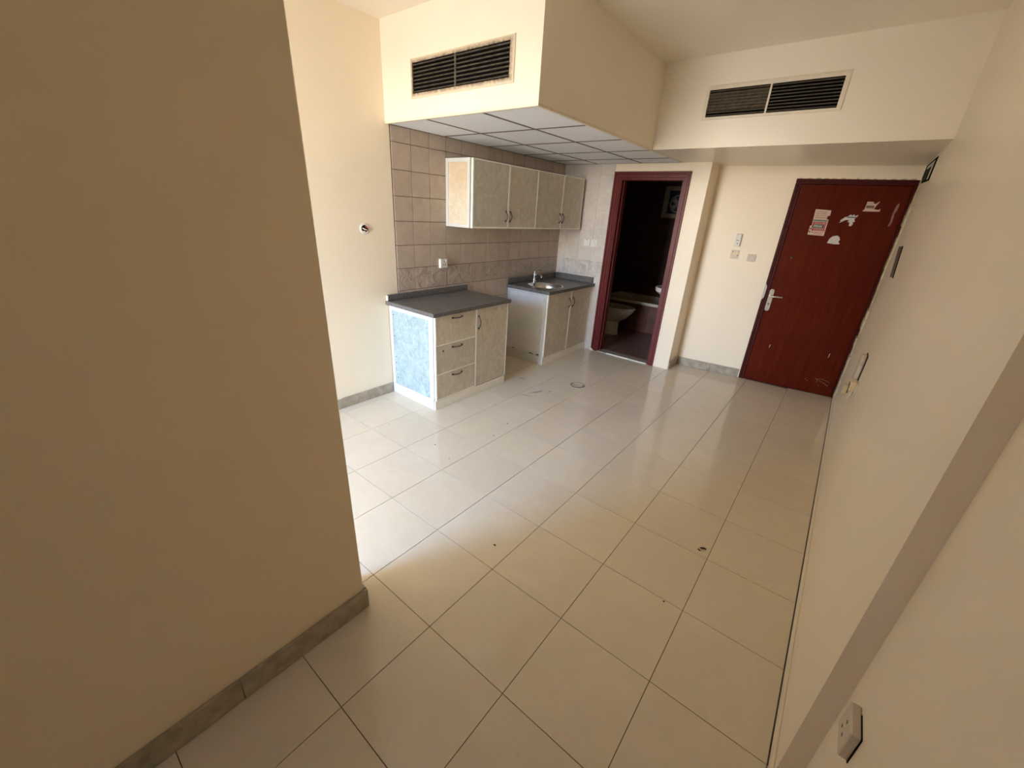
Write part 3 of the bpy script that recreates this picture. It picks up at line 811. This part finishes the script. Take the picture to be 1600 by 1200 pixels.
# sink cabinet
SX, SY0, SY1 = -1.505, 2.985, 3.972
sk_ = thing('base_cabinet', ((XL + SX) / 2, (SY0 + SY1) / 2, 0), 'two door sink cabinet with plain smooth white side, in the tiled corner', 'cabinet')
b = MB().box(XL + .009, SX - .0195, SY0 + .0125, SY1, .0, .10).box(XL + .009, XL + .022, SY0 + .0125, SY1, .10, .815).box(XL + .022, SX - .0195, SY1 - .016, SY1, .10, .815)
b.box(XL + .022, SX - .0195, SY0 + .0125, SY0 + .022, .10, .815).box(SX - .032, SX - .0195, SY0 + .022, SY1 - .016, .10, .815)
b.build('carcass', M['trim_white'], sk_)
MB().box(SX - .0195, SX - .006, SY0 + .004, SY1, .0, .088).build('plinth', M['trim_white'], sk_, bevel=.001)
b = MB(); x0, x1 = XL + .009, SX - .0205
b.box(x0, x0 + .028, SY0, SY0 + .012, .10, .815).box(x1 - .034, x1, SY0, SY0 + .012, .10, .815)
b.box(x0 + .028, x1 - .034, SY0, SY0 + .012, .784, .815).box(x0, x1, SY0 - .002, SY0 + .012, 0, .10)
b.each('side_frame', M['trim_bright'], sk_, bevel=.0012)
MB().box(x0 + .028, x1 - .034, SY0 + .005, SY0 + .0125, .100, .784).build('side_panel', M['panel_smooth'], sk_)
b = MB()
for x, z, w in ((-1.70, .106, .05), (-1.60, .108, .03), (-1.585, .112, .02), (-1.95, .107, .02)): b.box(x, x + w, SY0 - .001, SY0 + .006, z - .003, z + .006)
b.each('chipped_edge', M['handle_dark'], sk_)
front_panel(sk_, 'door', SX, SY0 + .010, 3.482, .092, .812, M['laminate'], 'lr', .013, ((3.445, .62), (3.445, .72)))
front_panel(sk_, 'door', SX, 3.490, SY1 - .004, .092, .812, M['laminate'], 'lr', .009, ((3.530, .62), (3.530, .72)))

sw = thing('worktop', (-1.76, 3.47, .816), 'dark granite sink worktop with round cut out and upstands', 'worktop')
X0, X1, Y0, Y1, Z0_, Z1_ = XL + .009, -1.470, 2.955, 3.977, .816, .850
bc_, br = (-1.745, 3.275), .192
ang = sorted(set([2 * math.pi * k / 40 for k in range(40)] + [math.atan2(y - bc_[1], x - bc_[0]) % (2 * math.pi) for x in (X0, X1) for y in (Y0, Y1)]))
inn, out = [], []
for a in ang:
    c, s = math.cos(a), math.sin(a)
    tt = min([((X1 if c > 0 else X0) - bc_[0]) / c if abs(c) > 1e-9 else 9, ((Y1 if s > 0 else Y0) - bc_[1]) / s if abs(s) > 1e-9 else 9])
    inn.append((bc_[0] + br * c, bc_[1] + br * s)); out.append((bc_[0] + tt * c, bc_[1] + tt * s))
n = len(ang); b = MB()
P_ = [(*p, Z1_) for p in inn] + [(*p, Z1_) for p in out] + [(*p, Z0_) for p in inn] + [(*p, Z0_) for p in out]
fs = []
for k in range(n):
    q = (k + 1) % n
    fs += [(k, n + k, n + q, q), (2 * n + k, 2 * n + q, 3 * n + q, 3 * n + k), (n + k, 3 * n + k, 3 * n + q, n + q), (k, q, 2 * n + q, 2 * n + k)]
b.add(P_, fs).build('top', M['granite'], sw)
MB().box(XL + .009, XL + .030, 2.960, 3.955, .8505, .915).build('upstand', M['granite'], sw, bevel=.002)
MB().box(XL + .031, -1.500, 3.957, 3.979, .8505, .920).build('upstand', M['granite'], sw, bevel=.002)
sn = thing('sink', (bc_[0], bc_[1], .8505), 'round stainless sink bowl sunk in the dark granite worktop', 'sink')
MB().lathe((*bc_, 0), [(.212, .8508), (.208, .8545), (.196, .8545), (.186, .846), (.176, .80), (.160, .72), (.13, .695), (.035, .688), (.033, .680)], 2, 48).build('bowl', M['steel'], sn, smooth=True)
MB().lathe((*bc_, 0), [(.036, .6885), (.030, .6905), (.018, .6885), (0, .6885)], 2, 20).build('drain', M['handle_dark'], sn, smooth=True)
fa = thing('faucet', (-1.975, 3.40, .8505), 'small chrome mixer tap standing behind the round sink', 'faucet')
fx, fy = -1.985, 3.385
MB().lathe((fx, fy, 0), [(.027, .8505), (.027, .858), (.020, .864), (.018, .955), (.021, .958), (.021, .978), (.012, .984), (0, .984)], 2, 20).build('body', M['chrome'], fa, smooth=True)
MB().tube([(fx + .012, fy - .003, .915), (fx + .06, fy - .02, .945), (fx + .11, fy - .04, .948), (fx + .135, fy - .05, .935), (fx + .138, fy - .052, .920)], [.012, .012, .011, .011, .010], 12).build('spout', M['chrome'], fa, smooth=True)
MB().tube([(fx, fy, .982), (fx + .012, fy + .03, .992), (fx + .03, fy + .09, .985)], [.008, .008, .006], 10).build('lever', M['chrome'], fa, smooth=True)

# ------------------------------------------------------------------ air vents
def vent(loc, x0, x1, z0, z1, m, y, xm, label, dirty):
    root = thing('air_vent', loc, label, 'vent')
    a0, a1, c0, c1 = x0 + m[0], x1 - m[1], z0 + m[2], z1 - m[3]
    b = MB()
    rings = []
    for (p0, p1, q0, q1, yy, d) in ((x0, x1, z0, z1, y - .0005, 0), (x0 + .003, x1 - .003, z0 + .003, z1 - .003, y - .007, 0),
                                    ((x0 * .45 + a0 * .55), (x1 * .45 + a1 * .55), (z0 * .45 + c0 * .55), (z1 * .45 + c1 * .55), y - .009, .55),
                                    (a0, a1, c0, c1, y - .009, 1), (a0, a1, c0, c1, y + .001, 1)):
        # subdivide each side so that the dirt mask has something to hold on to
        ps = []
        K = 8
        for k in range(K): ps.append((p0 + (p1 - p0) * k / K, yy, q0))
        for k in range(K): ps.append((p1, yy, q0 + (q1 - q0) * k / K))
        for k in range(K): ps.append((p1 - (p1 - p0) * k / K, yy, q1))
        for k in range(K): ps.append((p0, yy, q1 - (q1 - q0) * k / K))
        rings.append((ps, d))
    n = 32
    pts = [p for r_, d in rings for p in r_]; dd = [d for r_, d in rings for _ in r_]
    b.add(pts, [(i * n + k, i * n + (k + 1) % n, (i + 1) * n + (k + 1) % n, (i + 1) * n + k) for i in range(len(rings) - 1) for k in range(n)], dd)
    b.build('frame', M['flange_dirty'] if dirty else M['flange'], root, dirt=True)
    MB().box(a0, a1, y - .0011, y - .0005, c0, c1).build('backing', M['black'], root)
    MB().box(xm - .006, xm + .006, y - .0092, y - .001, c0, c1).build('mullion', M['slat_dirty'] if dirty else M['flange'], root)
    ns = 8 if dirty else 9
    for h, (u0, u1) in enumerate(((a0, xm - .006), (xm + .006, a1))):
        for k in range(ns):
            z = c0 + (c1 - c0) * (k + .5) / ns
            t_ = .0008
            b = MB().add([(u0, y - .0095, z - t_ + .001), (u1, y - .0095, z - t_ + .001), (u1, y - .0095, z + t_ + .001), (u0, y - .0095, z + t_ + .001),
                          (u0, y - .002, z - t_ - .003), (u1, y - .002, z - t_ - .003), (u1, y - .002, z + t_ - .003), (u0, y - .002, z + t_ - .003)],
                         [(0, 1, 2, 3), (7, 6, 5, 4), (0, 1, 5, 4), (1, 2, 6, 5), (2, 3, 7, 6), (3, 0, 4, 7)])
            b.build('slat', M['slat_dirty'] if dirty else M['slat'], root)
    w = MB(); q = a0 + .012
    while q < a1 - .004:
        if abs(q - xm) > .01: w.box(q - .0007, q + .0007, y - .0032, y - .0018, c0, c1)
        q += .0135
    o = w.build('grille_wire', M['black'] if not dirty else M['soot_shade'], root); o['kind'] = 'stuff'
    if not dirty:
        MB().box(a0 + .002, xm - .008, y - .0088, y - .0036, c0 + .036, c1 - .020).build('filter', M['filter_dust'], root)
    return root
vent((-1.30, YK, 2.405), -1.757, -.850, 2.293, 2.520, (.024, .034, .028, .027), YK, -1.321, 'greasy blackened vent grille over the kitchen units', True)
vent((.14, YV, 2.478), -.308, .596, 2.363, 2.590, (.027, .030, .018, .031), YV, .138, 'dusty double vent grille on bulkhead above red door', False)

# ------------------------------------------------------------------ switches, sockets and wall boxes
def plate_on(xf, name, loc, label, cat, s0, s1, z0, z1, th, mat, group=None):
    r_ = thing(name, loc, label, cat, group)
    return r_, MB(xf).box(s0, s1, 0, th, z0, z1).build('plate', mat, r_, bevel=min(.003, th * .3))
LWX = lambda s, d, z: (XL + .0075 + d, s, z)
BWX = lambda s, d, z: (s, YB - .0075 - d, z)
# socket on the tiles
r_, p = plate_on(LWX, 'wall_socket', (XL + .008, 1.975, 1.13), 'square white socket on the brown tiles above the drawer unit', 'socket', 1.932, 2.018, 1.092, 1.174, .030, M['plastic'])
b = MB(LWX)
for s, z in ((1.975, 1.150), (1.963, 1.122), (1.987, 1.122)): b.box(s - .004, s + .004, .030, .0306, z - .006, z + .006)
b.each('pin_hole', M['handle_dark'], r_)
MB(LWX).box(1.994, 2.006, .030, .034, 1.148, 1.166).build('rocker', M['ceramic'], r_)
# two plates by the bathroom door
for s0, s1, lab in ((-1.698, -1.612, 'white plate nearer the corner, left of the pair beside bathroom door'), (-1.606, -1.512, 'white plate nearer the maroon frame, right of the pair')):
    r_, p = plate_on(BWX, 'wall_switch', ((s0 + s1) / 2, YB - .008, 1.318), lab, 'switch', s0, s1, 1.277, 1.361, .010, M['ceramic'], 'white plates beside the bathroom door')
    if s0 < -1.65:
        MB(BWX).box(-1.670, -1.640, .010, .014, 1.300, 1.335).build('rocker', M['ceramic'], r_, bevel=.001)
        MB(BWX).lathe((-1.655, .010, 1.352), [(0, .002), (.006, .001), (.006, 0)], 1, 8).build('screw', M['handle_dark'], r_)
    else:
        MB(BWX).lathe((-1.559, .010, 1.318), [(.030, 0), (.028, .004), (.024, .002), (0, .002)], 1, 20).build('rim', M['plastic'], r_)
        b = MB(BWX)
        for s, z in ((-1.575, 1.315), (-1.543, 1.318), (-1.559, 1.335)): b.box(s - .004, s + .004, .0115, .0125, z - .004, z + .004)
        b.each('pin_hole', M['plastic_grey'], r_)
# round broken outlet on the white wall
ro = thing('wall_outlet', (XL, 1.18, 1.43), 'small round open outlet box on the white left wall', 'outlet')
LW0 = lambda s, d, z: (XL + d, s, z)
MB(LW0).lathe((1.182, 0, 1.432), [(.041, 0), (.041, .004), (.036, .006), (.029, .006), (.027, .001)], 1, 28).build('ring', M['plastic'], ro, smooth=True)
MB(LW0).lathe((1.182, 0, 1.432), [(.027, .001), (0, .001)], 1, 20).build('cavity', M['soot_shade'], ro)
b = MB(LW0).tube([(1.165, .002, 1.436), (1.178, .012, 1.428), (1.195, .010, 1.424)], .004, 6)
b.build('wire', M['plastic'], ro, smooth=True)
b = MB(LW0).tube([(1.188, .002, 1.448), (1.200, .014, 1.440), (1.208, .008, 1.424), (1.202, .002, 1.414)], .0035, 6)
b.build('wire', M['ink_red'], ro, smooth=True)
MB(LW0).box(1.160, 1.184, .002, .004, 1.404, 1.416).build('tab', M['plastic'], ro)
# trio beside the entry door
r_ = thing('door_phone', DW(.335, 0, 1.475), 'slim white door phone on the end wall beside entry door', 'intercom')
MB(DW).box(.307, .362, 0, .026, 1.412, 1.536).build('body', M['plastic'], r_, bevel=.004)
MB(DW).box(.312, .357, .026, .030, 1.488, 1.531).build('cover', M['ceramic'], r_, bevel=.002)
MB(DW).box(.318, .348, .026, .0275, 1.470, 1.475).build('slot', M['soot_shade'], r_)
MB(DW).lathe((.335, .026, 1.440), [(.008, 0), (.007, .002), (0, .002)], 1, 12).build('button', M['plastic_grey'], r_)
r_, p = plate_on(DW, 'wall_switch', DW(.337, 0, 1.33), 'broken cream switch plate under the white door phone', 'switch', .299, .377, 1.286, 1.374, .004, M['plastic_beige'])
MB(DW).prism([(.312, 1.350), (.330, 1.362), (.352, 1.366), (.372, 1.352), (.368, 1.330), (.352, 1.322), (.336, 1.326), (.318, 1.320)], 1, .004, .010).build('mechanism', M['plastic_cream'], r_, bevel=.001)
b = MB(DW)
for s, z in ((.314, 1.356), (.366, 1.322)): b.lathe((s, .004, z), [(0, .0035), (.006, .003), (.006, 0)], 1, 8)
b.each('screw_hole', M['handle_dark'], r_)
r_, p = plate_on(DW, 'wall_switch', DW(.502, 0, 1.31), 'square beige switch plate nearest the entry door handle', 'switch', .463, .541, 1.274, 1.347, .009, M['plastic_beige'])
MB(DW).box(.478, .526, .009, .0125, 1.286, 1.335).build('rocker', M['plastic_beige'], r_, bevel=.0015)

RW = lambda s, d, z: (XR - d, s, z)
# open junction box high in the corner
r_ = thing('junction_box', (XR, 4.08, 2.07), 'open black and grey box high on right wall beside entry door top', 'junction box')
b = MB(RW)
def tz(y, k): return (1.995 + (y - 3.70) * .05) + k * (.155 - (y - 3.70) * .03)
def tq(y0, y1, k0, k1): return [(y0, tz(y0, k0)), (y1, tz(y1, k0)), (y1, tz(y1, k1)), (y0, tz(y0, k1))]
for y0, y1, k0, k1 in ((3.70, 3.78, 0, 1), (4.36, 4.43, 0, 1), (3.78, 4.36, 0, .07), (3.78, 4.36, .93, 1)): b.prism(tq(y0, y1, k0, k1), 1, 0, .0045)
b.build('rim', M['black'], r_)
MB(RW).prism(tq(3.78, 4.36, .07, .93), 1, 0, .0015).build('back_sheet', M['grey_green'], r_)
MB(RW).prism(tq(3.96, 4.34, .08, .70), 1, .0015, .006).build('insert', M['soot_shade'], r_)

# grey flush cover on the right wall
r_ = thing('access_cover', (XR, 3.60, 1.43), 'narrow brown grey flush cover on right wall beside entry door', 'cover')
MB(RW).prism([(3.33, 1.335), (3.60, 1.320), (3.93, 1.535), (3.60, 1.543)], 1, 0, .0035).build('plate', M['cover_brown'], r_)
MB(RW).prism([(3.30, 1.333), (3.3299, 1.335), (3.5999, 1.543), (3.57, 1.547)], 1, 0, .0045).build('edge', M['soot_shade'], r_)
# holder and adapter low on the right wall
r_ = thing('wall_holder', (XR, 2.79, .78), 'upright rounded white holder low on right wall near the door', 'holder')
pf = [(2.735, .690), (2.735, .835), (2.745, .858), (2.765, .868), (2.815, .868), (2.838, .856), (2.845, .835), (2.845, .690)]
MB(RW).prism(pf, 1, .004, .034).build('body', M['plastic_beige'], r_, bevel=.003)
MB(RW).box(2.726, 2.855, 0, .0039, .68, .872).build('back_sheet', M['soot_shade'], r_)  # dark sheet painted as the shadow between holder and wall
MB(RW).box(2.7335, 2.735, .010, .028, .715, .80).build('label_strip', M['plastic'], r_)
r_ = thing('plug_adapter', (XR, 2.61, .66), 'cream plug adapter in a socket below the white wall holder', 'adapter')
MB(RW).box(2.585, 2.675, 0, .010, .625, .715).build('socket_plate', M['plastic'], r_, bevel=.002)
MB(RW).box(2.595, 2.660, .0101, .044, .655, .722).build('body', M['plastic_cream'], r_, bevel=.003)
MB(RW).box(2.600, 2.650, .0441, .070, .625, .690).build('plug', M['plastic_cream'], r_, bevel=.003)
MB(RW).box(2.597, 2.653, .040, .047, .640, .705).build('gap', M['handle_dark'], r_)
MB(RW).tube([(2.60, .024, .656), (2.595, .022, .63), (2.60, .030, .595)], .004, 6).build('cord_stub', M['plastic'], r_)
# socket on the recessed near wall
NW = lambda s, d, z: (XN - d, s, z)
r_, p = plate_on(NW, 'wall_socket', (XN, .21, .545), 'beige socket low on the near right wall in foreground', 'socket', .172, .262, .500, .586, .021, M['plastic_beige'])
b = MB(NW)
for s, z in ((.218, .562), (.206, .530), (.230, .530)): b.lathe((s, .021, z), [(0, .0006), (.005, .0006), (.005, 0)], 1, 8)
b.each('pin_hole', M['handle_dark'], r_)
MB(NW).box(.1695, .235, 0, .002, .498, .588).build('shadow_sheet', M['soot_shade'], r_)  # dark sheet painted as shade around the socket plate

# ------------------------------------------------------------------ floor drain and litter
r_ = thing('floor_drain', (-.905, 2.775, 0), 'round cream drain cover in the floor before the bathroom', 'drain')
MB().lathe((-.905, 2.775, 0), [(.066, .0003), (.066, .004), (.060, .005), (.055, .003), (0, .003)], 2, 32).build('cover', M['drain'], r_, smooth=True)
MB().lathe((-.905, 2.775, 0), [(.0675, .0034), (.073, .0032), (.074, .0004)], 2, 32).build('ring', M['crumb'], r_)
MB().lathe((-.905, 2.775, 0), [(.056, .0034), (.0535, .0040), (.051, .0034)], 2, 32).build('groove', M['skirting'], r_)
b = MB()
for a in (math.pi * 1.05, math.pi * .05): b.box(-.905 + .056 * math.cos(a) - .007, -.905 + .056 * math.cos(a) + .007, 2.775 + .05 * math.sin(a) - .010, 2.775 + .05 * math.sin(a) + .010, .0038, .0048)
b.each('notch', M['handle_dark'], r_)
lf = MB()
cx, cy = .762, 1.252
lp = [(-.016, -.004), (-.006, .006), (.004, .014), (.016, .016), (.018, .006), (.008, .0), (-.004, -.010)]
lf.add([(cx + u, cy + v, .0045 + .006 * math.sin(60 * u + 2)) for u, v in lp] + [(cx + u, cy + v, .0055 + .006 * math.sin(60 * u + 2)) for u, v in lp],
       [tuple(range(6, -1, -1)), tuple(range(7, 14))] + [(i, (i + 1) % 7, 7 + (i + 1) % 7, 7 + i) for i in range(7)])
lf.prism([(cx - .022, cy - .014), (cx - .008, cy - .020), (cx - .004, cy - .016), (cx - .018, cy - .008)], 2, .001, .004)
tag(lf.build('dry_leaf', M['leaf'], origin=(cx, cy, 0)), 'curled dark brown leaf bit on the tiles near right wall', 'leaf')
def crumb(x, y, s, label, grp=None, seed=0):
    r = random.Random(seed); b = MB()
    ring = [(x + s * r.uniform(.6, 1.2) * math.cos(a), y + s * .7 * r.uniform(.6, 1.2) * math.sin(a)) for a in [2 * math.pi * k / 7 for k in range(7)]]
    b.add([(p[0], p[1], .0006) for p in ring] + [(x + (p[0] - x) * .6, y + (p[1] - y) * .6, s * .6) for p in ring],
          [tuple(range(6, -1, -1)), tuple(range(7, 14))] + [(i, (i + 1) % 7, 7 + (i + 1) % 7, 7 + i) for i in range(7)])
    return tag(b.build('crumb', M['crumb'], origin=(x, y, 0)), label, 'debris', grp)
crumb(.717, .788, .0065, 'black crumb on the tiles below the brown leaf bit', seed=1)
crumb(-.094, .526, .009, 'brown crumb alone on the middle floor tiles', seed=2)
g = 'scattered dark specks on the floor'
for k, (x, y, s, lb) in enumerate([(-1.071, .978, .006, 'dark speck in the bright vertical reflection before the drawer unit'), (-.847, 1.379, .006, 'dark speck right of the drawer unit, nearer the camera of two'),
        (-.86, .922, .005, 'dark speck right below the bright cabinet reflection on the floor'), (-.895, 1.611, .007, 'dark speck right of the drawer unit, farther of two'),
        (-1.565, .93, .004, 'pale brown speck by the white wall skirting')]):
    crumb(x, y, s, lb, g, 10 + k)
# grimy patches where the cooker stood
def smear(x, y, rx, ry, rot, seed):
    r = random.Random(seed); n = 14; b = MB(); pts = []
    for k in range(n):
        a = 2 * math.pi * k / n; q = r.uniform(.55, 1.1)
        u, v = rx * q * math.cos(a), ry * q * math.sin(a)
        pts.append((x + u * math.cos(rot) - v * math.sin(rot), y + u * math.sin(rot) + v * math.cos(rot)))
    b.prism(pts, 2, .0004, .0008)
    return b.build('stain', M['smudge'], floor)
smear(-1.10, 2.32, .10, .018, 1.2, 1); smear(-1.13, 2.18, .06, .010, .4, 2); smear(-1.02, 2.42, .035, .012, 1.6, 3); smear(-1.42, 2.50, .04, .014, .2, 5)
